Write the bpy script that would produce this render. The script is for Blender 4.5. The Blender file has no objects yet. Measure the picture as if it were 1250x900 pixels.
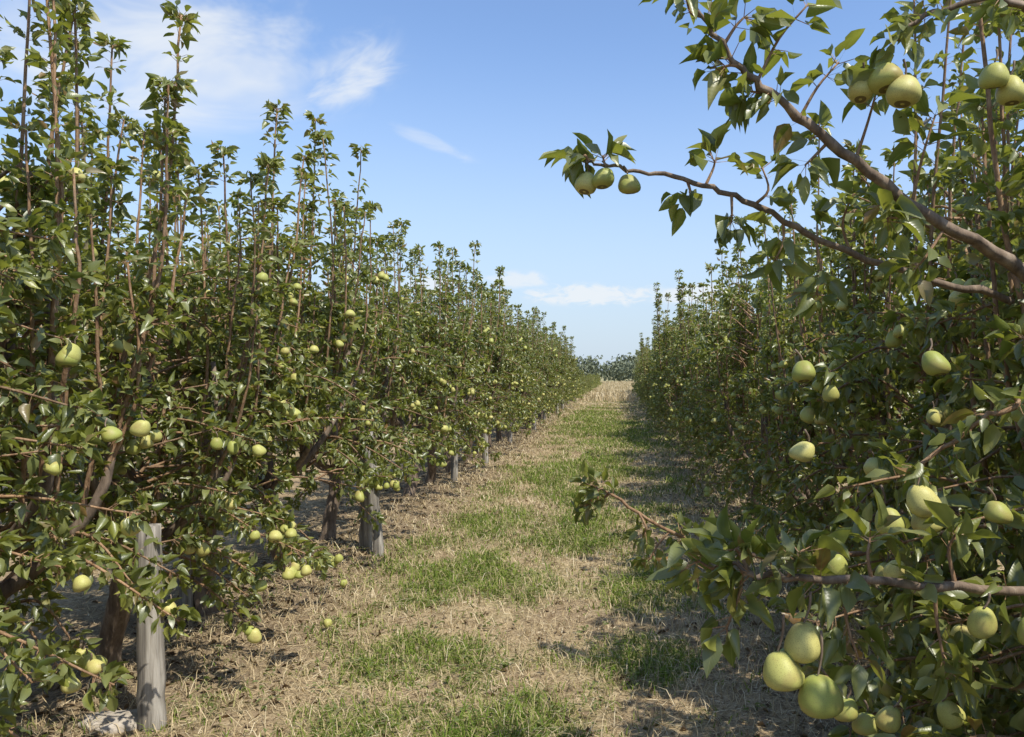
import bpy, math, numpy as np
from mathutils import noise, Vector

SC = bpy.context.scene
# ------------------------------------------------------------------ mesh builder
class MB:
    def __init__(s):
        s.v=[];s.a=[];s.q=[];s.qm=[];s.t=[];s.tm=[];s.n=0
    def add(s,v,a,quads=None,tris=None,mat=0):
        v=np.asarray(v,float).reshape(-1,3)
        s.v.append(v);s.a.append(np.asarray(a,float).reshape(-1,3))
        if quads is not None and len(quads):
            q=np.asarray(quads,int).reshape(-1,4)+s.n; s.q.append(q); s.qm.append(np.full(len(q),mat))
        if tris is not None and len(tris):
            t=np.asarray(tris,int).reshape(-1,3)+s.n; s.t.append(t); s.tm.append(np.full(len(t),mat))
        s.n+=len(v)
    def mesh(s,name,mats,smooth=True):
        me=bpy.data.meshes.new(name)
        v=np.concatenate(s.v);a=np.concatenate(s.a)
        q=np.concatenate(s.q) if s.q else np.zeros((0,4),int)
        t=np.concatenate(s.t) if s.t else np.zeros((0,3),int)
        m=np.concatenate((s.qm if s.q else [])+(s.tm if s.t else [])).astype(np.int32)
        loops=np.concatenate([q.ravel(),t.ravel()]).astype(np.int32)
        starts=np.concatenate([np.arange(len(q))*4,len(q)*4+np.arange(len(t))*3]).astype(np.int32)
        tot=np.concatenate([np.full(len(q),4),np.full(len(t),3)]).astype(np.int32)
        me.vertices.add(len(v));me.vertices.foreach_set('co',v.astype(np.float32).ravel())
        me.loops.add(len(loops));me.loops.foreach_set('vertex_index',loops)
        me.polygons.add(len(starts));me.polygons.foreach_set('loop_start',starts)
        me.polygons.foreach_set('loop_total',tot)
        me.polygons.foreach_set('material_index',m)
        me.polygons.foreach_set('use_smooth',np.full(len(starts),smooth))
        at=me.attributes.new('dat','FLOAT_VECTOR','POINT')
        at.data.foreach_set('vector',a.astype(np.float32).ravel())
        for x in mats: me.materials.append(x)
        me.update(calc_edges=True);me.validate()
        return me

def place(name,me,loc=(0,0,0),rz=0,sc=(1,1,1)):
    o=bpy.data.objects.new(name,me);SC.collection.objects.link(o)
    o.location=loc;o.rotation_euler=(0,0,rz);o.scale=sc
    return o

def nrm(a): return a/np.maximum(np.linalg.norm(a,axis=-1,keepdims=True),1e-9)

def smooth_path(pts,n=6):
    p=np.array(pts,float);ext=np.vstack([2*p[0]-p[1],p,2*p[-1]-p[-2]]);out=[]
    for i in range(len(p)-1):
        a,b,c,d=ext[i:i+4]
        for k in range(n):
            t=k/n
            out.append(.5*((2*b)+(-a+c)*t+(2*a-5*b+4*c-d)*t*t+(-a+3*b-3*c+d)*t**3))
    out.append(p[-1]);return np.array(out)

def tube(mb,pts,r0,r1,sides,mat,rnd=.5,rng=None,lump=0,cap=True):
    p=np.array(pts,float);n=len(p)
    T=nrm(np.gradient(p,axis=0))
    r=np.linspace(r0,r1,n) if np.isscalar(r0) else np.array(r0)
    ref=np.array([0,0,1.]) if abs(T[0][2])<.8 else np.array([1.,0,0])
    U=[];u=nrm(np.cross(T[0],ref))
    for i in range(n):
        u=nrm(u-T[i]*np.dot(u,T[i]));U.append(u)
    U=np.array(U);V=np.cross(T,U)
    ang=np.arange(sides)*2*math.pi/sides
    rr=r[:,None]*np.ones((1,sides))
    if lump and rng is not None: rr=rr*(1+lump*rng.normal(size=rr.shape))
    vs=p[:,None,:]+rr[...,None]*(np.cos(ang)[None,:,None]*U[:,None,:]+np.sin(ang)[None,:,None]*V[:,None,:])
    q=[]
    for i in range(n-1):
        for k in range(sides):
            k2=(k+1)%sides
            q.append((i*sides+k,i*sides+k2,(i+1)*sides+k2,(i+1)*sides+k))
    vs=vs.reshape(-1,3);tr=[]
    if cap:
        vs=np.vstack([vs,p[-1]]);b=(n-1)*sides
        tr=[(b+k,b+(k+1)%sides,n*sides) for k in range(sides)]
    a=np.zeros((len(vs),3));a[:,2]=rnd
    mb.add(vs,a,q,tr,mat)

def leaves(mb,P,A,N,L,W,rng,mat,rnd,hi=False,fold=.38,curl=.32):
    n=len(P)
    if n==0: return
    A=nrm(A);S=nrm(np.cross(A,N));N=np.cross(S,A)
    if hi: ts=[0,.1,.3,.58,.82,1];ws=[0,.5,1.,.88,.45,0]
    else:  ts=[0,.3,.7,1];ws=[0,1.,.72,0]
    temp=[(0,0)];k=len(ts)
    for i in range(1,k-1): temp+= [(ts[i],0),(ts[i],ws[i]),(ts[i],-ws[i])]
    temp.append((1,0));temp=np.array(temp);m=len(temp)
    q=[];t=[]
    def M(i):return 1+3*(i-1)
    t+=[(0,M(1),M(1)+1),(0,M(1)+2,M(1))]
    for i in range(1,k-2):
        a,b=M(i),M(i+1);q+=[(a,b,b+1,a+1),(a,a+2,b+2,b)]
    a=M(k-2);t+=[(a,m-1,a+1),(a,a+2,m-1)]
    tt=temp[:,0][None,:,None];ss=temp[:,1][None,:,None]
    cf=(curl*(.1+1.8*rng.random(n)))[:,None,None];ff=(fold*(.1+1.9*rng.random(n)))[:,None,None]
    wav=.05*rng.normal(size=(n,m,1))*(np.abs(ss)>0)
    h=ff*np.abs(ss)*(W/L)[:,None,None]-cf*tt**2+wav
    V=P[:,None,:]+A[:,None,:]*tt*L[:,None,None]+S[:,None,:]*ss*.5*W[:,None,None]+N[:,None,:]*h*L[:,None,None]
    at=np.zeros((n,m,3));at[...,0]=temp[:,0];at[...,1]=temp[:,1];at[...,2]=rnd[:,None]
    off=(np.arange(n)*m)[:,None,None]
    mb.add(V.reshape(-1,3),at.reshape(-1,3),(np.array(q)[None]+off).reshape(-1,4),(np.array(t)[None]+off).reshape(-1,3),mat)

PROF=[(0,.02),(.24,.04),(.46,-.05),(.64,-.22),(.78,-.46),(.91,-.76),(.99,-1.06),(1.,-1.32),(.92,-1.6),(.7,-1.81),(.38,-1.92),(.12,-1.89),(0,-1.84)]
def pear(mb,top,R,rng,tilt=.28,sides=14,stem=.03,squat=.98):
    d=nrm(np.array([rng.normal()*tilt,rng.normal()*tilt,-1.]))
    u=nrm(np.cross(d,[.3,1,.1]));w=np.cross(d,u)
    sq=squat*rng.uniform(.84,1.1);n=len(PROF)
    ang=np.arange(sides)*2*math.pi/sides
    V=[]
    bend=rng.normal()*.12
    ph=rng.random()*6
    for r,z in PROF:
        c=top+d*(-z*R*sq)+u*bend*R*z
        lump=(1+.045*np.cos(2*ang+ph)+.03*np.cos(3*ang+ph*2))[:,None]
        V.append(c[None]+r*R*lump*(np.cos(ang)[:,None]*u+np.sin(ang)[:,None]*w))
    V=np.concatenate(V);q=[]
    for i in range(n-1):
        for k in range(sides):
            k2=(k+1)%sides
            q.append((i*sides+k,(i+1)*sides+k,(i+1)*sides+k2,i*sides+k2))
    a=np.zeros((len(V),3));a[:,2]=rng.random();a[:,0]=np.repeat([-z/1.92 for r,z in PROF],sides)
    mb.add(V,a,q,None,2)
    s=top+np.array([rng.normal()*.008,rng.normal()*.008,stem])
    tube(mb,smooth_path([top-d*.003,(top+s)/2+np.array([.004,0,0]),s],2),.0022,.003,5,0,.5)

def at_path(p,t):
    x=t*(len(p)-1);i=np.clip(x.astype(int),0,len(p)-2);f=(x-i)[:,None]
    return p[i]*(1-f)+p[i+1]*f, nrm(p[i+1]-p[i])

def foliate(mb,path,rng,per_m=70,t0=.08,hi=False,size=1.,tuft=8,droop=.2,tone=0.):
    L=np.linalg.norm(np.diff(path,axis=0),axis=1).sum()
    nn=max(3,int(L*per_m/3.3))
    node=t0+(1-t0)*rng.random(nn)
    t=np.repeat(node,rng.integers(2,6,nn));
    t=np.concatenate([t,1-.05*rng.random(tuft)]);n=len(t)
    P,T=at_path(path,np.clip(t,0,.999))
    R=nrm(rng.normal(size=(n,3)));R=nrm(R-T*(R*T).sum(1)[:,None])
    A=R+T*rng.uniform(.0,1.1,n)[:,None];A[:,2]+=rng.normal(-droop,.45,n)
    A=nrm(A)
    pet=rng.uniform(.012,.045,n)[:,None]
    base=P+nrm(R+T*.5)*pet
    N=np.zeros((n,3));N[:,2]=.65;N+=rng.normal(size=(n,3))*.65+R*.25
    Ls=size*rng.uniform(.032,.074,n);W=Ls*rng.uniform(.38,.58,n)
    leaves(mb,base,A,N,Ls,W,rng,(4 if hi else 1),np.clip(rng.random(n)*.74+rng.random()*.22+tone*rng.random(n)+.6*(rng.random(n)<.05),0,1),hi)
    if hi:
        side=nrm(np.cross(base-P,rng.normal(size=(n,3))))*.0011
        V=np.stack([P-side,P+side,base+side*.7,base-side*.7],1)
        a=np.zeros((n*4,3));a[:,2]=.9
        mb.add(V.reshape(-1,3),a,(np.arange(n)*4)[:,None]+np.array([0,1,2,3]),None,3)

def gen_tree(seed,H=3.0,rx=1.0,ry=.75,zlow=.6,nshoot=24,nlat=70,npear=14,hi=False,low=1.,size=1.,trunk_h=.7,lean=None,dens=1.,mb=None):
    rng=np.random.default_rng(seed);mb=mb or MB()
    lx,ly=(rng.normal()*.09,rng.normal()*.13) if lean is None else lean
    tp=smooth_path([(0,0,-.05),(lx*.5+rng.normal()*.02,ly*.4,.2),(lx*.9,ly+rng.normal()*.03,.45),(lx,ly,trunk_h)],5)
    rad=np.interp(np.linspace(0,1,len(tp)),[0,.1,.3,1],[.088,.07,.06,.056])
    tube(mb,tp,rad,None,12,0,.3,rng,.06,cap=False)
    top=tp[-1]
    main=[]
    lead=smooth_path([top,top+[rng.normal()*.06,rng.normal()*.06,.5],top+[rng.normal()*.1,rng.normal()*.1,H*.42]],5)
    tube(mb,lead,.045,.014,9,0,.35,rng,.05);main.append(lead)
    K=rng.integers(5,7);a0=rng.random()*6.28
    for k in range(K):
        a=a0+k*6.283/K+rng.normal()*.25
        z=top[2]-rng.uniform(0,.15);ex,ey=math.cos(a)*rx*.6,math.sin(a)*ry*.75
        p=smooth_path([(top[0],top[1],z),(top[0]+ex*.45,top[1]+ey*.45,z+.2),(top[0]+ex*.8,top[1]+ey*.8,z+.5),(ex,ey,z+rng.uniform(.8,1.1))],4)
        tube(mb,p,.034,.012,8,0,.4,rng,.06);main.append(p)
    def env(z):
        return np.interp(z,[zlow-.1,zlow+.25,1.2,1.9,2.5,3.2],[.8*low,1.0*low,1.0,.82,.55,.3])
    shoots=[]
    for k in range(nshoot):
        m=main[rng.integers(0,len(main))]
        s,_=at_path(m,np.array([rng.uniform(.35,1.)*.999]));s=s[0]
        zt=H*rng.uniform(.70,.96) if rng.random()<.72 else H*rng.uniform(.96,1.15)
        if zt<s[2]+.3: zt=s[2]+.4
        d=np.array([s[0]*.28+rng.normal()*.08,s[1]*.25+rng.normal()*.09,0])
        e=s+d;e[2]=zt
        mid=s*.55+e*.45+np.array([s[0]*.12,s[1]*.12,0])
        p=smooth_path([s,mid,e],7)+np.cumsum(rng.normal(size=(15,3))*.004,axis=0)
        tube(mb,p,.0115,.004,6,3,rng.random())
        foliate(mb,p[:9],rng,76*dens,.1,hi,size,tuft=0)
        foliate(mb,p[8:],rng,72*dens,.0,hi,size*.95,tuft=rng.integers(9,16),tone=.18);shoots.append(p)
        if zt>H*.95: foliate(mb,p[-2:],rng,110,.1,hi,size,tuft=16,droop=.6,tone=.3)
    lats=[]
    for k in range(nlat):
        z=rng.uniform(zlow+.05,H*.8);a=rng.random()*6.283
        c=np.array([math.cos(a)*rx,math.sin(a)*ry]);R=env(z)*rng.uniform(.68,1.16)
        r0=.22 if z<1.8 else .1
        z0=max(trunk_h*.8,z-.05)
        end=np.array([c[0]*R,c[1]*R,z+rng.normal()*.12])
        if z<1.1: end[2]-=.12
        s=np.array([c[0]*r0,c[1]*r0,z0])
        mid=(s+end)/2+[0,0,.1+rng.normal()*.05]
        p=smooth_path([s,mid+rng.normal(size=3)*.04,end],5)
        tube(mb,p,.009,.003,6,3,rng.random())
        foliate(mb,p,rng,96*dens,.3,hi,size,tuft=11);lats.append(p)
    lowl=[p for p in lats if p[-1][2]<1.55]
    for k in range(npear):
        u_=rng.random()
        if u_<.42 and lowl: p=lowl[rng.integers(0,len(lowl))];t=rng.uniform(.88,1.)
        elif u_<.8: p=lats[rng.integers(0,len(lats))];t=rng.uniform(.88,1.)
        else: p=shoots[rng.integers(0,len(shoots))];t=rng.uniform(.3,.9)
        s,_=at_path(p,np.array([t*.999]));s=s[0]
        o=np.array([s[0],s[1],0]);o=nrm(o)*.055;s=s+o
        if rng.random()<.35:
            for j in range(rng.integers(2,4)): pear(mb,s+[rng.normal()*.035,rng.normal()*.035,-.03-.02*j],rng.uniform(.024,.034),rng)
        else: pear(mb,s+[0,0,-.035],rng.uniform(.024,.035),rng)
    return mb

# ------------------------------------------------------------------ materials
def mat(name):
    m=bpy.data.materials.new(name);m.use_nodes=True
    nt=m.node_tree;nt.nodes.clear();return m,nt,nt.nodes,nt.links
def ramp(N,stops):
    r=N.new('ShaderNodeValToRGB');e=r.color_ramp.elements
    while len(e)<len(stops): e.new(.5)
    for i,(p,c) in enumerate(stops): e[i].position=p;e[i].color=(*c,1)
    return r
def texnoise(N,L,scale,detail=4,vec=None,rough=.55):
    t=N.new('ShaderNodeTexNoise');t.inputs['Scale'].default_value=scale;t.inputs['Detail'].default_value=detail
    t.inputs['Roughness'].default_value=rough
    if vec is not None:L.new(vec,t.inputs['Vector'])
    return t
def mixc(N,L,a,b,f,mode='MIX'):
    m=N.new('ShaderNodeMix');m.data_type='RGBA';m.blend_type=mode
    for s,v in ((6,a),(7,b),(0,f)):
        if isinstance(v,bpy.types.NodeSocket):L.new(v,m.inputs[s])
        elif isinstance(v,(int,float)):m.inputs[s].default_value=v
        else:m.inputs[s].default_value=(*v,1)
    return m.outputs[2]
def attr(N,L):
    a=N.new('ShaderNodeAttribute');a.attribute_name='dat'
    s=N.new('ShaderNodeSeparateXYZ');L.new(a.outputs['Vector'],s.inputs[0]);return s
def mth(N,L,op,a,b=0.,clamp=False):
    m=N.new('ShaderNodeMath');m.operation=op;m.use_clamp=clamp
    for i,v in enumerate((a,b)):
        if isinstance(v,bpy.types.NodeSocket):L.new(v,m.inputs[i])
        else:m.inputs[i].default_value=v
    return m.outputs[0]

def leaf_mat(name,stops,trans=(.42,.46,.05),rough=.36,under=(.22,.24,.11),tw=.38,hi=False,gl=1.):
    m,nt,N,L=mat(name);s=attr(N,L)
    r=ramp(N,stops);L.new(s.outputs[2],r.inputs[0])
    c=r.outputs[0]
    if hi:
        ab=mth(N,L,'ABSOLUTE',s.outputs[1]);rib=mth(N,L,'LESS_THAN',ab,.06)
        c=mixc(N,L,c,(.27,.29,.09),mth(N,L,'MULTIPLY',rib,.45))
        tc=N.new('ShaderNodeTexCoord');nz=texnoise(N,L,40,2,tc.outputs['Object'])
        c=mixc(N,L,c,mixc(N,L,(.6,.6,.6),(1.4,1.38,1.3),nz.outputs[0]),1.,'MULTIPLY')
    g=N.new('ShaderNodeNewGeometry')
    c2=mixc(N,L,c,under,mth(N,L,'MULTIPLY',g.outputs['Backfacing'],.5))
    df=N.new('ShaderNodeBsdfDiffuse');L.new(c2,df.inputs[0])
    t=N.new('ShaderNodeBsdfTranslucent')
    L.new(mixc(N,L,trans,c2,.35),t.inputs[0])
    mx=N.new('ShaderNodeMixShader');mx.inputs[0].default_value=tw
    L.new(df.outputs[0],mx.inputs[1]);L.new(t.outputs[0],mx.inputs[2])
    gs=N.new('ShaderNodeBsdfGlossy');gs.inputs['Roughness'].default_value=rough
    lw=N.new('ShaderNodeLayerWeight');lw.inputs['Blend'].default_value=.5
    fac=mth(N,L,'MULTIPLY',mth(N,L,'ADD',mth(N,L,'MULTIPLY',mth(N,L,'POWER',lw.outputs['Facing'],4.),.14),.055),gl)
    if hi:
        vein=mth(N,L,'SINE',mth(N,L,'MULTIPLY',mth(N,L,'SUBTRACT',s.outputs[0],mth(N,L,'MULTIPLY',ab,.3)),60.))
        b=N.new('ShaderNodeBump');b.inputs['Strength'].default_value=.07;b.inputs['Distance'].default_value=.001
        L.new(vein,b.inputs['Height']);L.new(b.outputs[0],gs.inputs['Normal']);L.new(b.outputs[0],df.inputs['Normal'])
    m2=N.new('ShaderNodeMixShader');L.new(fac,m2.inputs[0]);L.new(mx.outputs[0],m2.inputs[1]);L.new(gs.outputs[0],m2.inputs[2])
    o=N.new('ShaderNodeOutputMaterial');L.new(m2.outputs[0],o.inputs[0]);return m

LS=[(0,(.06,.085,.018)),(.3,(.13,.162,.028)),(.6,(.225,.25,.046)),(.85,(.33,.34,.08)),(.94,(.44,.38,.12)),(1,(.30,.17,.07))]
M_leaf=leaf_mat('pear_leaf',LS)
M_leafhi=leaf_mat('pear_leaf_close',LS,hi=True)
M_dist=leaf_mat('distant_foliage',[(0,(.13,.155,.11)),(.6,(.19,.215,.14)),(1,(.28,.29,.18))],tw=.12,rough=.8,trans=(.16,.18,.1),under=(.17,.19,.13),gl=.1)  # aerial haze is painted into these paler, greyer leaf colours
M_weed=leaf_mat('weed_leaf',[(0,(.09,.15,.03)),(1,(.16,.22,.05))],rough=.6,gl=.4)
M_litter=leaf_mat('dry_leaf',[(0,(.12,.08,.05)),(.5,(.25,.175,.1)),(.8,(.36,.28,.17)),(1,(.14,.15,.06))],trans=(.15,.09,.04),rough=.8,under=(.26,.2,.13),tw=.12,gl=.2)

def bark_mat(name,c1,c2,c3,scale=30,stretch=.25,det=5):
    m,nt,N,L=mat(name);tc=N.new('ShaderNodeTexCoord');mp=N.new('ShaderNodeMapping')
    mp.inputs['Scale'].default_value=(1,1,stretch);L.new(tc.outputs['Object'],mp.inputs[0])
    n=texnoise(N,L,scale,det,mp.outputs[0],.65);r=ramp(N,[(.3,c1),(.52,c2),(.72,c3)]);L.new(n.outputs[0],r.inputs[0])
    s=attr(N,L)
    k=mixc(N,L,(.7,.7,.7),(1.25,1.2,1.15),s.outputs[2])
    c=mixc(N,L,r.outputs[0],k,1.,'MULTIPLY')
    p=N.new('ShaderNodeBsdfPrincipled');L.new(c,p.inputs['Base Color']);p.inputs['Roughness'].default_value=.85
    b=N.new('ShaderNodeBump');b.inputs['Strength'].default_value=.8;b.inputs['Distance'].default_value=.008
    L.new(n.outputs[0],b.inputs['Height']);L.new(b.outputs[0],p.inputs['Normal'])
    o=N.new('ShaderNodeOutputMaterial');L.new(p.outputs[0],o.inputs[0]);return m
M_bark=bark_mat('pear_bark',(.08,.058,.04),(.21,.155,.11),(.35,.28,.21))
M_twig=bark_mat('young_shoot_bark',(.16,.09,.045),(.29,.18,.10),(.40,.28,.17),60,.4,3)
M_post=bark_mat('weathered_wood',(.05,.045,.04),(.27,.25,.215),(.50,.48,.43),30,.04)

def pear_mat():
    m,nt,N,L=mat('pear_skin');s=attr(N,L);tc=N.new('ShaderNodeTexCoord')
    r=ramp(N,[(0,(.32,.37,.08)),(.5,(.50,.50,.14)),(1,(.68,.61,.22))]);L.new(s.outputs[2],r.inputs[0])
    n=texnoise(N,L,35,3,tc.outputs['Object']);
    c=mixc(N,L,r.outputs[0],(.34,.33,.09),mth(N,L,'MULTIPLY',n.outputs[0],.65))
    v=N.new('ShaderNodeTexVoronoi');v.inputs['Scale'].default_value=420;L.new(tc.outputs['Object'],v.inputs['Vector'])
    d=mth(N,L,'LESS_THAN',v.outputs['Distance'],.27)
    c=mixc(N,L,c,(.25,.2,.07),mth(N,L,'MULTIPLY',d,.65))
    n2=texnoise(N,L,16,5,tc.outputs['Object'])
    mr=N.new('ShaderNodeMapRange');L.new(n2.outputs[0],mr.inputs[0]);mr.inputs[1].default_value=.5;mr.inputs[2].default_value=.72;mr.inputs[4].default_value=.7
    c=mixc(N,L,c,(.36,.24,.1),mr.outputs[0])
    end=mth(N,L,'GREATER_THAN',s.outputs[0],.985)
    c=mixc(N,L,c,(.08,.05,.025),mth(N,L,'MULTIPLY',end,.8))
    p=N.new('ShaderNodeBsdfPrincipled');L.new(c,p.inputs['Base Color']);p.inputs['Roughness'].default_value=.5;p.inputs['Specular IOR Level'].default_value=.3
    o=N.new('ShaderNodeOutputMaterial');L.new(p.outputs[0],o.inputs[0]);return m
M_pear=pear_mat()
TM=[M_bark,M_leaf,M_pear,M_twig,M_leafhi]

def blade_mat(name,stops,tw=.3,trans=(.25,.3,.06)):
    m,nt,N,L=mat(name);s=attr(N,L);r=ramp(N,stops);L.new(s.outputs[2],r.inputs[0])
    p=N.new('ShaderNodeBsdfDiffuse');L.new(r.outputs[0],p.inputs['Color'])
    t=N.new('ShaderNodeBsdfTranslucent');L.new(mixc(N,L,r.outputs[0],trans,.5),t.inputs[0])
    mx=N.new('ShaderNodeMixShader');mx.inputs[0].default_value=tw
    L.new(p.outputs[0],mx.inputs[1]);L.new(t.outputs[0],mx.inputs[2])
    o=N.new('ShaderNodeOutputMaterial');L.new(mx.outputs[0],o.inputs[0]);return m
M_grass=blade_mat('green_grass',[(0,(.11,.18,.03)),(.45,(.19,.26,.045)),(.72,(.31,.34,.09)),(1,(.54,.46,.25))])
M_straw=blade_mat('dry_straw',[(0,(.19,.135,.075)),(.4,(.47,.365,.205)),(.8,(.64,.52,.32)),(1,(.74,.64,.44))],.1,(.5,.4,.23))

# ------------------------------------------------------------------ ground
LX,RX=-2.65,1.72
def hgt(x,y):
    x=np.asarray(x,float);y=np.asarray(y,float)
    near=np.clip(1.5-np.abs(x)/14,0,1)
    return near*(.018*np.sin(x*2.1+.6*np.sin(y*.9))+.014*np.sin(y*1.7+x*.8)+.008*np.sin(y*5.1+2*np.sin(x*3))
      +.05*np.exp(-((x-LX)/.45)**2)+.05*np.exp(-((x-RX)/.45)**2))
BL=[(-1.2,6.2,.7,.9),(-1.35,4.35,.6,.42),(-.5,7.6,.45,.8),(-.55,3.5,.6,.35),(-1.2,3.5,.4,.3),(.25,4.4,.45,.5),(-1.2,8.4,.5,.6),(.15,5.7,.4,.7),(-.4,10,.5,1.2),(-2.2,3.6,.35,.3),
    (-.3,13.5,.7,2.),(-1.2,12,.4,1.2),(-1.9,7.2,.3,.5),(0,20,.9,6.),(-.9,27,.9,8.)]
def green(x,y):
    g=0.
    for cx,cy,rx,ry in BL: g=max(g,math.exp(-(((x-cx)/rx)**2+((y-cy)/ry)**2)))
    n=.5+.5*noise.fractal(Vector((x*2.,y*1.2,3.3)),1.,2.,4)
    n2=.5+.5*noise.noise(Vector((x*6,y*5,9.1)))
    base=.32+(.22 if y>9 else .22*max(0,(y-5)/4)) 
    v=(g*.78+base)*(.12+1.35*n)+.7*(n2-.5)
    edge=min(max((x+2.2)/.5,0),1)*min(max((1.6-x)/.5,0),1)
    return min(max((v-.40)*2.0,0),1)*edge

xs=np.concatenate([[-600,-250,-100,-40,-20,-12],np.arange(-8,7.01,.1),[12,20,40,100,250,600]])
ys=[-600,-200,-60,-20,-8,-3]
yy=-1.
while yy<70: ys.append(yy); yy+=max(.09,yy*.022)
ys+=[85,110,150,220,350,600,1200]
ys=np.array(ys);nx,ny=len(xs),len(ys)
X,Y=np.meshgrid(xs,ys);Z=hgt(X,Y)
att=np.zeros((ny,nx,3))
for j in range(ny):
    for i in range(nx):
        x_,y_=X[j,i],Y[j,i]
        if -9<x_<8 and -2<y_<72:
            att[j,i,0]=green(x_,y_)
        else: att[j,i,0]=.35
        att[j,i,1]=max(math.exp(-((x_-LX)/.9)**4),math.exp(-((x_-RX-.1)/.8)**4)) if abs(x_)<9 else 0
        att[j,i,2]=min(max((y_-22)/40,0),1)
idx=np.arange(nx*ny).reshape(ny,nx)
q=np.stack([idx[:-1,:-1],idx[:-1,1:],idx[1:,1:],idx[1:,:-1]],-1).reshape(-1,4)
def ground_mat():
    m,nt,N,L=mat('orchard_soil');s=attr(N,L);tc=N.new('ShaderNodeTexCoord');v=tc.outputs['Object']
    n1=texnoise(N,L,1.3,4,v);n2=texnoise(N,L,14,5,v,.7);n3=texnoise(N,L,90,4,v,.7)
    straw=ramp(N,[(.3,(.18,.13,.08)),(.48,(.40,.31,.185)),(.7,(.57,.455,.285))]);L.new(n2.outputs[0],straw.inputs[0])
    pr=ramp(N,[(.42,(0,0,0)),(.62,(1,1,1))]);L.new(n1.outputs[0],pr.inputs[0])
    c=mixc(N,L,straw.outputs[0],(.25,.18,.115),mth(N,L,'MULTIPLY',pr.outputs[0],.6))
    fine=ramp(N,[(.35,(.55,.53,.5)),(.6,(1.2,1.17,1.12))]);L.new(n3.outputs[0],fine.inputs[0])
    c=mixc(N,L,c,fine.outputs[0],1.,'MULTIPLY')
    gr=ramp(N,[(.35,(.12,.155,.04)),(.65,(.24,.27,.08))]);L.new(n3.outputs[0],gr.inputs[0])
    c=mixc(N,L,c,gr.outputs[0],mth(N,L,'MULTIPLY',s.outputs[0],.7))
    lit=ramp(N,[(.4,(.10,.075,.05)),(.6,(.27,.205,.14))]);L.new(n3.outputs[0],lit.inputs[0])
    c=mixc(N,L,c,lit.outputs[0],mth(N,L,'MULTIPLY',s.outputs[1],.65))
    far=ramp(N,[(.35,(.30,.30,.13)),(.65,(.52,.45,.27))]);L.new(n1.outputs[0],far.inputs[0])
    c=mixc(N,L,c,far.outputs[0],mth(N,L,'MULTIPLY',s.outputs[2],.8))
    p=N.new('ShaderNodeBsdfPrincipled');L.new(c,p.inputs['Base Color']);p.inputs['Roughness'].default_value=.95
    p.inputs['Specular IOR Level'].default_value=.1
    b=N.new('ShaderNodeBump');b.inputs['Strength'].default_value=.8;b.inputs['Distance'].default_value=.015
    hh=mth(N,L,'ADD',n2.outputs[0],mth(N,L,'MULTIPLY',n3.outputs[0],.6));L.new(hh,b.inputs['Height']);L.new(b.outputs[0],p.inputs['Normal'])
    o=N.new('ShaderNodeOutputMaterial');L.new(p.outputs[0],o.inputs[0]);return m
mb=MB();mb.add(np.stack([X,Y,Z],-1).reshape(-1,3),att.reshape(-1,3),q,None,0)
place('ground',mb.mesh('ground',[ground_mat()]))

def blades(mb,P,H,lean,w,rng,mt,rnd):
    n=len(P);a=rng.random(n)*6.283;D=np.stack([np.cos(a),np.sin(a),np.zeros(n)],1)
    b=a+1.57+rng.normal(size=n)*.5;S=np.stack([np.cos(b),np.sin(b),np.zeros(n)],1)*w[:,None]
    up=np.array([0,0,1.])
    mid=P+up*(H*.6)[:,None]+D*(lean*H*.3)[:,None]
    tip=P+up*(H*(1-.25*lean))[:,None]+D*(lean*H)[:,None]
    V=np.stack([P-S,P+S,mid+S*.75,mid-S*.75,tip],1)
    at=np.zeros((n,5,3));at[...,2]=rnd[:,None]
    o=(np.arange(n)*5)[:,None]
    mb.add(V.reshape(-1,3),at.reshape(-1,3),o+np.array([0,1,2,3]),o+np.array([3,2,4]),mt)

rng=np.random.default_rng(5)
# green grass tufts
mb=MB();PP=[];HH=[];RR=[]
for k in range(34000):
    y_=2.6*math.exp(rng.random()*3.05);x_=rng.uniform(-2.6,1.9)
    g=green(x_,y_)
    if rng.random()<g*.8+.025:
        n=rng.integers(4,14);sp=.045+.004*y_
        px=x_+rng.normal(size=n)*sp;py=y_+rng.normal(size=n)*sp
        PP.append(np.stack([px,py,hgt(px,py)-.004],1))
        HH.append(np.full(n,rng.uniform(.02,.09)*(.6+.7*g))*rng.uniform(.4,1.4,n));RR.append(np.clip(rng.normal(.47,.27,n)+rng.normal()*.15,0,1))
P=np.concatenate(PP);Hh=np.concatenate(HH);Rr=np.concatenate(RR)
blades(mb,P,Hh,rng.uniform(.3,1.6,len(P)),(.0016+.00035*P[:,1])*rng.uniform(.7,1.4,len(P)),rng,0,Rr)
W=[]
for k in range(7000):
    y_=2.7*math.exp(rng.random()*2.2);x_=rng.uniform(-2.4,1.6)
    if rng.random()<green(x_,y_)*.5+.04: W.append((x_,y_))
W=np.repeat(np.array(W),7,axis=0);n=len(W)
W3=np.stack([W[:,0]+rng.normal(size=n)*.02,W[:,1]+rng.normal(size=n)*.02,hgt(W[:,0],W[:,1])+rng.uniform(.004,.045,n)],1)
A=rng.normal(size=(n,3));A[:,2]=rng.uniform(.05,.6,n);Nn=np.tile([0,0,1.],(n,1))+rng.normal(size=(n,3))*.2
Ls=rng.uniform(.015,.035,n);leaves(mb,W3,A,Nn,Ls,Ls*.5,rng,1,rng.random(n))
place('grass',mb.mesh('grass',[M_grass,M_weed],False))
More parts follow.
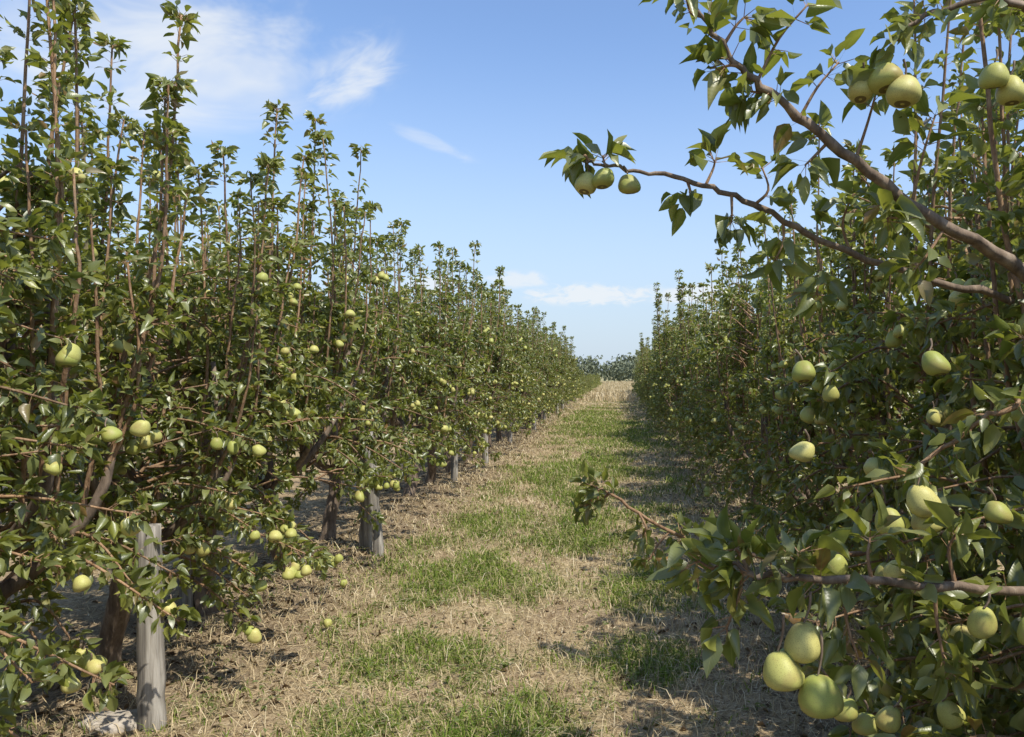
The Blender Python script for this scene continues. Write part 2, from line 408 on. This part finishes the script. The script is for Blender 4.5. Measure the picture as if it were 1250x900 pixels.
# dry straw
mb=MB();n=210000
y_=2.4*np.exp(rng.random(n)*3.2);x_=rng.uniform(-4.5,3.2,n)
P=np.stack([x_,y_,hgt(x_,y_)+.002],1)
a=rng.random(n)*6.283;Ln=rng.uniform(.02,.085,n)*(1+.02*y_);el=np.abs(rng.normal(0,.22,n))
D=np.stack([np.cos(a)*np.cos(el),np.sin(a)*np.cos(el),np.sin(el)],1)
S=np.stack([-np.sin(a),np.cos(a),rng.normal(0,.3,n)],1)*((.0009+.0003*y_)*rng.uniform(.6,1.4,n))[:,None]
V=np.stack([P-S,P+S,P+D*Ln[:,None]],1);at=np.zeros((n,3,3));at[...,2]=np.clip(rng.normal(.45,.28,n),0,1)[:,None]
keep=(np.sin(x_*2.3+1.7*np.sin(y_*1.1))+np.sin(y_*1.9+x_)+rng.normal(0,.9,n))>-1.3
V=V[keep];at=at[keep];n=len(V)
mb.add(V.reshape(-1,3),at.reshape(-1,3),None,(np.arange(n)*3)[:,None]+np.array([0,1,2]),0)
n=40000
y_=2.4*np.exp(rng.random(n)*3.2);x_=rng.uniform(-2.6,1.9,n);P=np.stack([x_,y_,hgt(x_,y_)],1)
blades(mb,P,rng.uniform(.02,.11,n),rng.uniform(.5,2.,n),(.0009+.0003*y_),rng,0,np.clip(rng.normal(.55,.25,n),0,1))
n=30000;x_=rng.uniform(-9,9,n);y_=rng.uniform(42,115,n);P=np.stack([x_,y_,np.zeros(n)],1)
blades(mb,P,rng.uniform(.2,.55,n),rng.uniform(.1,.8,n),np.full(n,.02),rng,0,np.clip(rng.normal(.55,.25,n),0,1))
place('dry_grass',mb.mesh('dry_grass',[M_straw],False))
# fallen leaves
mb=MB();n=10000
y_=2.2*np.exp(rng.random(n)*2.6);sel=rng.random(n)
x_=np.where(sel<.4,rng.normal(LX+.2,.5,n),np.where(sel<.78,rng.normal(RX-.25,.5,n),rng.uniform(-2.5,1.5,n)))
P=np.stack([x_,y_,hgt(x_,y_)+.006],1);A=rng.normal(size=(n,3));A[:,2]*=.25
Nn=np.tile([0,0,1.],(n,1))+rng.normal(size=(n,3))*.35;Ls=rng.uniform(.03,.06,n)
leaves(mb,P,A,Nn,Ls,Ls*.5,rng,0,rng.random(n),fold=.5,curl=.4)
place('fallen_leaves',mb.mesh('fallen_leaves',[M_litter]))

# ------------------------------------------------------------------ trees
LV=[gen_tree(100+i,H=2.78+.05*(i%3),rx=1.0,ry=.8,zlow=.6,npear=44,nshoot=34,nlat=62).mesh('pear_tree_mesh',TM) for i in range(5)]
LH=[gen_tree(200+i,H=2.74,rx=1.02,ry=.85,zlow=.54,npear=52,hi=True,nshoot=36,nlat=86,low=1.0,size=.92).mesh('pear_tree_mesh',TM) for i in range(3)]
RV=[gen_tree(300+i,H=2.7+.07*i,rx=.68+.03*i,ry=.8,zlow=.3,npear=44,low=1.05,nlat=80,nshoot=28,trunk_h=.5).mesh('pear_tree_mesh',TM) for i in range(4)]
RH=[gen_tree(400+i,H=2.8,rx=.78,ry=.8,zlow=.25,npear=80,low=1.05,hi=True,nshoot=30,nlat=104,trunk_h=.5).mesh('pear_tree_mesh',TM) for i in range(2)]
r=np.random.default_rng(77)
def tree(me,x,y,s=1.,hs=1.,var=.04):
    k=s*r.uniform(1-var,1+var)
    place('pear_tree',me,(x,y,float(hgt(x,y))),(0 if r.random()<.5 else math.pi)+r.normal()*.12,(k,k,k*hs*r.uniform(.95,1.06)))
ly=[-1.2,0.1,1.1,2.15,3.15,4.05,5.05,6.15,7.2,8.4,9.6,10.8]
while ly[-1]<88: ly.append(ly[-1]+1.3)
for i,yv in enumerate(ly):
    me=LH[i%3] if 1<yv<6 else LV[r.integers(0,5)]
    fade=1. if yv<30 else (.88 if yv<38 else .55)
    tree(me,LX+r.normal()*.06,yv,1. if fade>.7 else .75,fade)
ry_=[-1.4,-.2,1.0,3.55,4.8]
while ry_[-1]<55: ry_.append(ry_[-1]+r.uniform(1.2,1.55))
for i,yv in enumerate(ry_):
    me=RH[i%2] if .5<yv<6 else RV[r.integers(0,4)]
    far=yv>6
    tree(me,RX+r.normal()*(.11 if far else .05),yv,1.,1. if yv<35 else .88,.09 if far else .04)
for xo in (LX-4.2,RX+4.2):
    yv=-1.
    while yv<36:
        tree(LV[r.integers(0,5)],xo+r.normal()*.07,yv);yv+=1.5

# near right tree with the long reaching branches
O=np.array([RX,2.3,0.])
rg=np.random.default_rng(9)
nb=gen_tree(501,H=2.75,rx=.84,ry=.85,zlow=.25,npear=80,low=1.1,hi=True,nshoot=26,nlat=132,trunk_h=.5)
def limb(pts,r0,r1,m=3,fol=0,t0=.3,tuft=8,size=1.,sides=10):
    p=smooth_path([np.array(a)-O for a in pts],6);p=p+rg.normal(size=p.shape)*.0032
    tube(nb,p,r0,r1,sides,m,.6,rg,.1)
    if fol: foliate(nb,p,rg,fol,t0,True,size,tuft)
    return p
def twig(p,t,d,ln,fol=80,tuft=8,size=1.):
    s,_=at_path(p,np.array([t]));s=s[0];d=nrm(np.array(d,float))
    q_=smooth_path([s,s+d*ln*.5+rg.normal(size=3)*.01,s+d*ln],4)
    tube(nb,q_,.0045,.0022,6,3,.6);foliate(nb,q_,rg,fol,.3,True,size,tuft)
def fruit(x,y,z,R,stem=.04,tilt=.15,squat=.94): # (x,y,z) = centre of the pear
    pear(nb,np.array([x,y,z+R*.95])-O,R,rg,tilt,22,stem,squat)
A_=limb([(1.6,2.3,1.25),(1.35,2.2,1.6),(1.068,2.05,1.859),(.77,1.95,1.996),(.535,1.85,2.126),(.365,1.78,2.228),(.258,1.75,2.30),(.172,1.72,2.406)],.023,.004,0,18,.45,5)
for t,d,l in [(.97,(-.3,0,.4),.06),(.9,(.5,.1,.7),.08),(.84,(-.8,.1,-.1),.05),(.78,(.6,-.1,.9),.2),(.72,(-.6,0,.1),.06),(.66,(.7,0,1),.16),(.6,(-.5,0,-.5),.08),(.55,(.3,0,1),.2),(.5,(0,-.2,-1),.1),(.45,(.2,-.2,1),.22),(.4,(-.5,-.2,-.6),.15)]:
    twig(A_,t,d,l,65,5,1.15)
B_=limb([(1.5,2.4,1.55),(1.15,2.2,1.78),(.851,2.1,1.843),(.561,2.05,1.934),(.368,2.0,2.021),(.238,1.97,2.07),(.092,1.95,2.097),(-.01,1.93,2.108),(-.081,1.92,2.12)],.012,.003,0,0)
for t,d,l,tf in [(.99,(-1,0,.1),.02,4),(.9,(-.3,0,.6),.03,3),(.68,(-.1,0,-1),.05,3),(.64,(.3,0,.8),.07,3),(.58,(0,0,-1),.07,4),(.52,(.2,0,1),.1,5),(.46,(-.2,0,-1),.1,6),(.4,(0,-.1,-1),.15,8),(.35,(0,-.2,1),.15,8)]:
    twig(B_,t,d,l,50,tf,1.1)
fruit(-.032,1.90,2.07,.028,.02);fruit(-.075,1.92,2.065,.026,.03);fruit(.022,1.92,2.062,.027,.025)
C_=limb([(1.5,2.2,2.0),(1.15,1.95,2.35),(.9,1.8,2.46),(.72,1.78,2.42),(.62,1.78,2.36)],.012,.004,0,60,.3,6)
fruit(.6,1.77,2.26,.038);fruit(.645,1.75,2.225,.04);fruit(.56,1.8,2.25,.03);fruit(.88,1.82,2.29,.035);fruit(.93,1.85,2.27,.034)
D_=limb([(1.6,2.2,.85),(1.2,1.75,1.08),(.808,1.55,1.159),(.545,1.5,1.194),(.374,1.45,1.214),(.267,1.45,1.226),(.182,1.5,1.245)],.012,.005,0,34,.35,8,1.05)
for t,d,l in [(.97,(-.6,.2,-.1),.05),(.9,(-.2,0,-.8),.12),(.87,(-.4,.2,.7),.05),(.75,(.2,-.1,.5),.06),(.6,(.1,-.1,-1),.15),(.55,(0,.1,1),.08),(.45,(.1,-.1,-1),.16),(.42,(0,0,1),.1)]:
    twig(D_,t,d,l,60,5,1.05)
for k in range(48):   # leafy twigs filling the lower inside of the near tree
    sx=rg.uniform(.5,1.1);sy=rg.uniform(1.55,2.3);sz=rg.uniform(.25,1.3)
    s0=np.array([sx+.5,sy+.15,sz-.05])-O;e0=np.array([sx,sy,sz])-O
    q_=smooth_path([s0,(s0+e0)/2+[0,0,.05],e0],4);tube(nb,q_,.006,.0025,6,3,.5);foliate(nb,q_,rg,85,.2,True,.98,8)
    if k%4==0: pear(nb,e0+np.array([-.02,-.03,-.04]),rg.uniform(.024,.032),rg,.25,20)
fruit(.334,1.40,1.114,.035,.06);fruit(.287,1.40,1.062,.036,.07);fruit(.354,1.38,1.025,.038,.08,.1,.9);fruit(.695,1.48,1.123,.028,.03);fruit(.8,1.5,1.1,.032,.03)
F_=limb([(1.55,2.3,1.5),(1.2,1.95,1.6),(.886,1.7,1.537),(.778,1.7,1.484),(.635,1.7,1.376)],.009,.004,3,35,.3,8)
fruit(.639,1.66,1.326,.034,.04);fruit(.575,1.68,1.28,.03,.05);fruit(.66,1.68,1.275,.034);fruit(.43,1.76,1.415,.028,.03)
for c in ((.5,1.7,.86),(.55,1.72,.82),(.6,1.7,.84),(.75,1.7,1.02),(.8,1.65,1.3),(.5,1.8,1.15),(.92,1.75,1.5),(.7,1.75,1.62),(.45,1.9,1.6)): fruit(*c,.028,.03)
E_=limb([(1.5,3.0,.9),(.8,2.8,.95),(.45,2.65,.98),(.287,2.6,1.025),(.118,2.5,1.113),(-.039,2.45,1.226),(-.09,2.44,1.245)],.01,.003,3,30,.5,8,.85)
for t,d,l in [(.9,(-.3,0,-.6),.06),(.82,(-.5,0,-.3),.07),(.72,(.2,0,-.9),.07),(.62,(-.4,-.2,-.5),.12),(.52,(0,0,-1),.15)]:
    twig(E_,t,d,l,42,4,.85)
place('pear_tree',nb.mesh('pear_tree_mesh',TM),tuple(O))

# ------------------------------------------------------------------ posts
def post(x,y,h,rad,lx=0.,ly=0.,seed=1):
    g=np.random.default_rng(seed);mb=MB();n=14
    ts=np.linspace(0,1,n);pts=np.stack([lx*ts+.004*g.normal(size=n),ly*ts,-.1+ts*(h+.1)],1)
    S=18;ang=np.arange(S)*2*math.pi/S
    groove=1+.07*g.normal(size=S);rr=rad*(1.06-.12*ts)
    V=[];
    for i in range(n):
        w=groove*(1+.015*g.normal(size=S))
        V.append(pts[i][None]+np.stack([np.cos(ang)*rr[i]*w,np.sin(ang)*rr[i]*w,(.012*g.normal(size=S) if i==n-1 else 0*ang)],1))
    V=np.concatenate(V+[pts[-1][None]+[[0,0,.008]]])
    q=[(i*S+k,i*S+(k+1)%S,(i+1)*S+(k+1)%S,(i+1)*S+k) for i in range(n-1) for k in range(S)]
    t=[((n-1)*S+k,(n-1)*S+(k+1)%S,n*S) for k in range(S)]
    a=np.zeros((len(V),3));a[:,2]=.5+.3*g.random()
    mb.add(V,a,q,t,0);place('wooden_post',mb.mesh('wooden_post',[M_post]),(x,y,float(hgt(x,y))))
post(-2.1,3.5,.9,.056,-.03,.02,1)
post(-2.22,6.85,1.02,.056,0,.0,2)
post(-2.05,6.7,1.05,.045,-.12,.05,3)
post(-2.78,5.0,1.0,.04,.02,0,4)
for i,yv in enumerate((11.3,13.3,17,21,25,29,33)): post(-2.38+.1*(i%2),yv,1.0,.05,0,0,10+i)
for i,yv in enumerate((5.5,10,15,20,26)): post(2.0,yv,1.2,.05,0,0,30+i)
# flat pale stone by the post
mb=MB();g=np.random.default_rng(3);S=12;ang=np.arange(S)*2*math.pi/S
rr=1+.12*g.normal(size=S);V=[]
for z,k in ((-.03,1.),(.015,1.02),(.032,.9),(.038,.6)):
    V.append(np.stack([np.cos(ang)*.17*rr*k,np.sin(ang)*.09*rr*k,np.full(S,z)+.004*g.normal(size=S)],1))
V=np.concatenate(V+[[[0,0,.04]]]);q=[(i*S+k,i*S+(k+1)%S,(i+1)*S+(k+1)%S,(i+1)*S+k) for i in range(3) for k in range(S)]
mb.add(V,np.full((len(V),3),.8),q,[(3*S+k,3*S+(k+1)%S,4*S) for k in range(S)],0)
M_stone=bark_mat('pale_stone',(.25,.22,.18),(.4,.36,.3),(.5,.46,.4),25,1)
place('stone',mb.mesh('stone',[M_stone]),(-2.27,3.5,float(hgt(-2.27,3.5))),.2)
mb=MB();g=np.random.default_rng(8)
for x,y in ((-1.75,4.75),(-2.0,5.6),(.9,4.2)):
    pear(mb,np.array([x,y,float(hgt(x,y))+.055]),.028,g,1.6,14,.01)
place('fallen_pears',mb.mesh('fallen_pears',TM))

# ------------------------------------------------------------------ distant trees
mb=MB();g=np.random.default_rng(21)
for k in range(260):
    x=g.uniform(-110,110);y=g.uniform(125,175);Hh=g.uniform(2.4,4.8)*(1+.2*math.sin(x*.08+1));R=g.uniform(1.8,4.2)
    n=420;d=nrm(g.normal(size=(n,3)));rad=g.uniform(.55,1.05,n)[:,None]*(1+.25*np.sin(d[:,:1]*5+k)*np.cos(d[:,1:2]*4))
    P=d*rad*np.array([R,R,Hh*.5])+np.array([x,y,Hh*.5])
    P[:,2]=np.abs(P[:,2]);Ls=g.uniform(.3,.7,n)
    leaves(mb,P,nrm(g.normal(size=(n,3))),d+g.normal(size=(n,3))*.5,Ls,Ls*.7,g,0,np.clip(g.normal(.5,.2,n)+g.normal()*.15,0,1))
place('distant_tree_line',mb.mesh('distant_tree_line',[M_dist]))

# ------------------------------------------------------------------ sky and sun
EL,AZ=57,130
w=bpy.data.worlds.new('World');SC.world=w;w.use_nodes=True;N=w.node_tree.nodes;L=w.node_tree.links;N.clear()
sky=N.new('ShaderNodeTexSky');sky.sky_type='NISHITA';sky.sun_disc=False;sky.sun_elevation=math.radians(EL);sky.sun_rotation=math.radians(AZ)
sky.air_density=1.;sky.dust_density=.6;sky.ozone_density=1.5
tc=N.new('ShaderNodeTexCoord')
def blob(c,sx,sy,rot,nscale,lo,hi,seed):
    c=nrm(np.array(c))
    su=N.new('ShaderNodeVectorMath');su.operation='SUBTRACT';L.new(tc.outputs['Generated'],su.inputs[0]);su.inputs[1].default_value=tuple(c)
    az=math.atan2(c[0],c[1])
    r1=N.new('ShaderNodeVectorRotate');r1.rotation_type='Z_AXIS';r1.inputs['Angle'].default_value=az;L.new(su.outputs[0],r1.inputs['Vector'])
    r2=N.new('ShaderNodeVectorRotate');r2.rotation_type='Y_AXIS';r2.inputs['Angle'].default_value=rot;L.new(r1.outputs[0],r2.inputs['Vector'])
    mp=N.new('ShaderNodeMapping');mp.inputs['Scale'].default_value=(1/sx,.6,1/sy);L.new(r2.outputs[0],mp.inputs[0])
    ln=N.new('ShaderNodeVectorMath');ln.operation='LENGTH';L.new(mp.outputs[0],ln.inputs[0])
    mask=N.new('ShaderNodeMapRange');mask.interpolation_type='SMOOTHSTEP'
    L.new(ln.outputs['Value'],mask.inputs[0]);mask.inputs[1].default_value=1.25;mask.inputs[2].default_value=0.;mask.inputs[3].default_value=0;mask.inputs[4].default_value=1
    m2=N.new('ShaderNodeMapping');m2.inputs['Scale'].default_value=(nscale*.4,nscale*.6,nscale);m2.inputs['Location'].default_value=(seed,seed*2,0);L.new(r2.outputs[0],m2.inputs[0])
    t=N.new('ShaderNodeTexNoise');t.inputs['Scale'].default_value=1;t.inputs['Detail'].default_value=4.5;t.inputs['Roughness'].default_value=.6;t.inputs['Distortion'].default_value=.7
    L.new(m2.outputs[0],t.inputs['Vector'])
    s=mth(N,L,'ADD',mth(N,L,'MULTIPLY',mask.outputs[0],.75),mth(N,L,'MULTIPLY',mth(N,L,'SUBTRACT',t.outputs[0],.5),2.4))
    k=N.new('ShaderNodeMapRange');k.interpolation_type='SMOOTHSTEP';L.new(s,k.inputs[0]);k.inputs[1].default_value=lo;k.inputs[2].default_value=hi
    return mth(N,L,'MULTIPLY',k.outputs[0],mth(N,L,'MULTIPLY',mask.outputs[0],2.5,True),True)
cl=[]
for c,sx,sy,rot,ns,lo,hi,sd,st in [((-.61,1,.415),.24,.09,.15,14,-.05,1.05,1.3,.85),((-.355,1,.385),.08,.04,.5,24,.0,.9,4.1,.8),
    ((-.24,1,.295),.06,.012,-.35,30,-.1,.9,7.7,.4),((-.03,1,.10),.11,.016,0,80,.0,.6,3.1,.85),((-.13,1,.12),.05,.012,0,70,-.1,.6,5.9,.7),((-.24,1,.115),.04,.012,0,60,-.15,.6,8.8,.7),((.1,1,.10),.07,.016,0,50,-.1,.6,5.5,.8)]:
    cl.append(mth(N,L,'MULTIPLY',blob(c,sx,sy,rot,ns,lo,hi,sd),st))
tot=cl[0]
for c in cl[1:]: tot=mth(N,L,'MAXIMUM',tot,c)
tint=mixc(N,L,sky.outputs[0],(1.4,1.5,1.66),1.,'MULTIPLY')
sp=N.new('ShaderNodeSeparateXYZ');L.new(tc.outputs['Generated'],sp.inputs[0])
hz=N.new('ShaderNodeMapRange');hz.interpolation_type='SMOOTHSTEP';L.new(sp.outputs[2],hz.inputs[0]);hz.inputs[1].default_value=.42;hz.inputs[2].default_value=-.04;hz.inputs[3].default_value=0;hz.inputs[4].default_value=.92
tint=mixc(N,L,tint,(4.2,5.05,6.1),hz.outputs[0])
col=mixc(N,L,tint,(6.4,6.7,7.0),tot)
bg=N.new('ShaderNodeBackground');bg.inputs[1].default_value=.135;L.new(col,bg.inputs[0])
o=N.new('ShaderNodeOutputWorld');L.new(bg.outputs[0],o.inputs[0])

sl=bpy.data.lights.new('sun','SUN');sl.energy=5.;sl.angle=math.radians(.5);sl.color=(1,.95,.85)
so=bpy.data.objects.new('sun',sl);SC.collection.objects.link(so)
el,az=math.radians(EL),math.radians(AZ)
d=Vector((math.sin(az)*math.cos(el),math.cos(az)*math.cos(el),math.sin(el)))
so.rotation_euler=d.to_track_quat('Z','Y').to_euler();so.location=(5,-5,20)

cam=bpy.data.cameras.new('camera');co=bpy.data.objects.new('camera',cam);SC.collection.objects.link(co)
co.location=(0,0,1.6);co.rotation_euler=(math.radians(90),0,0)
cam.sensor_width=36;cam.lens=36*950/1250;cam.shift_x=-130/1250;cam.shift_y=.004
cam.clip_start=.05;cam.clip_end=3000
SC.camera=co
SC.view_settings.view_transform='Standard';SC.view_settings.look='None';SC.view_settings.exposure=0
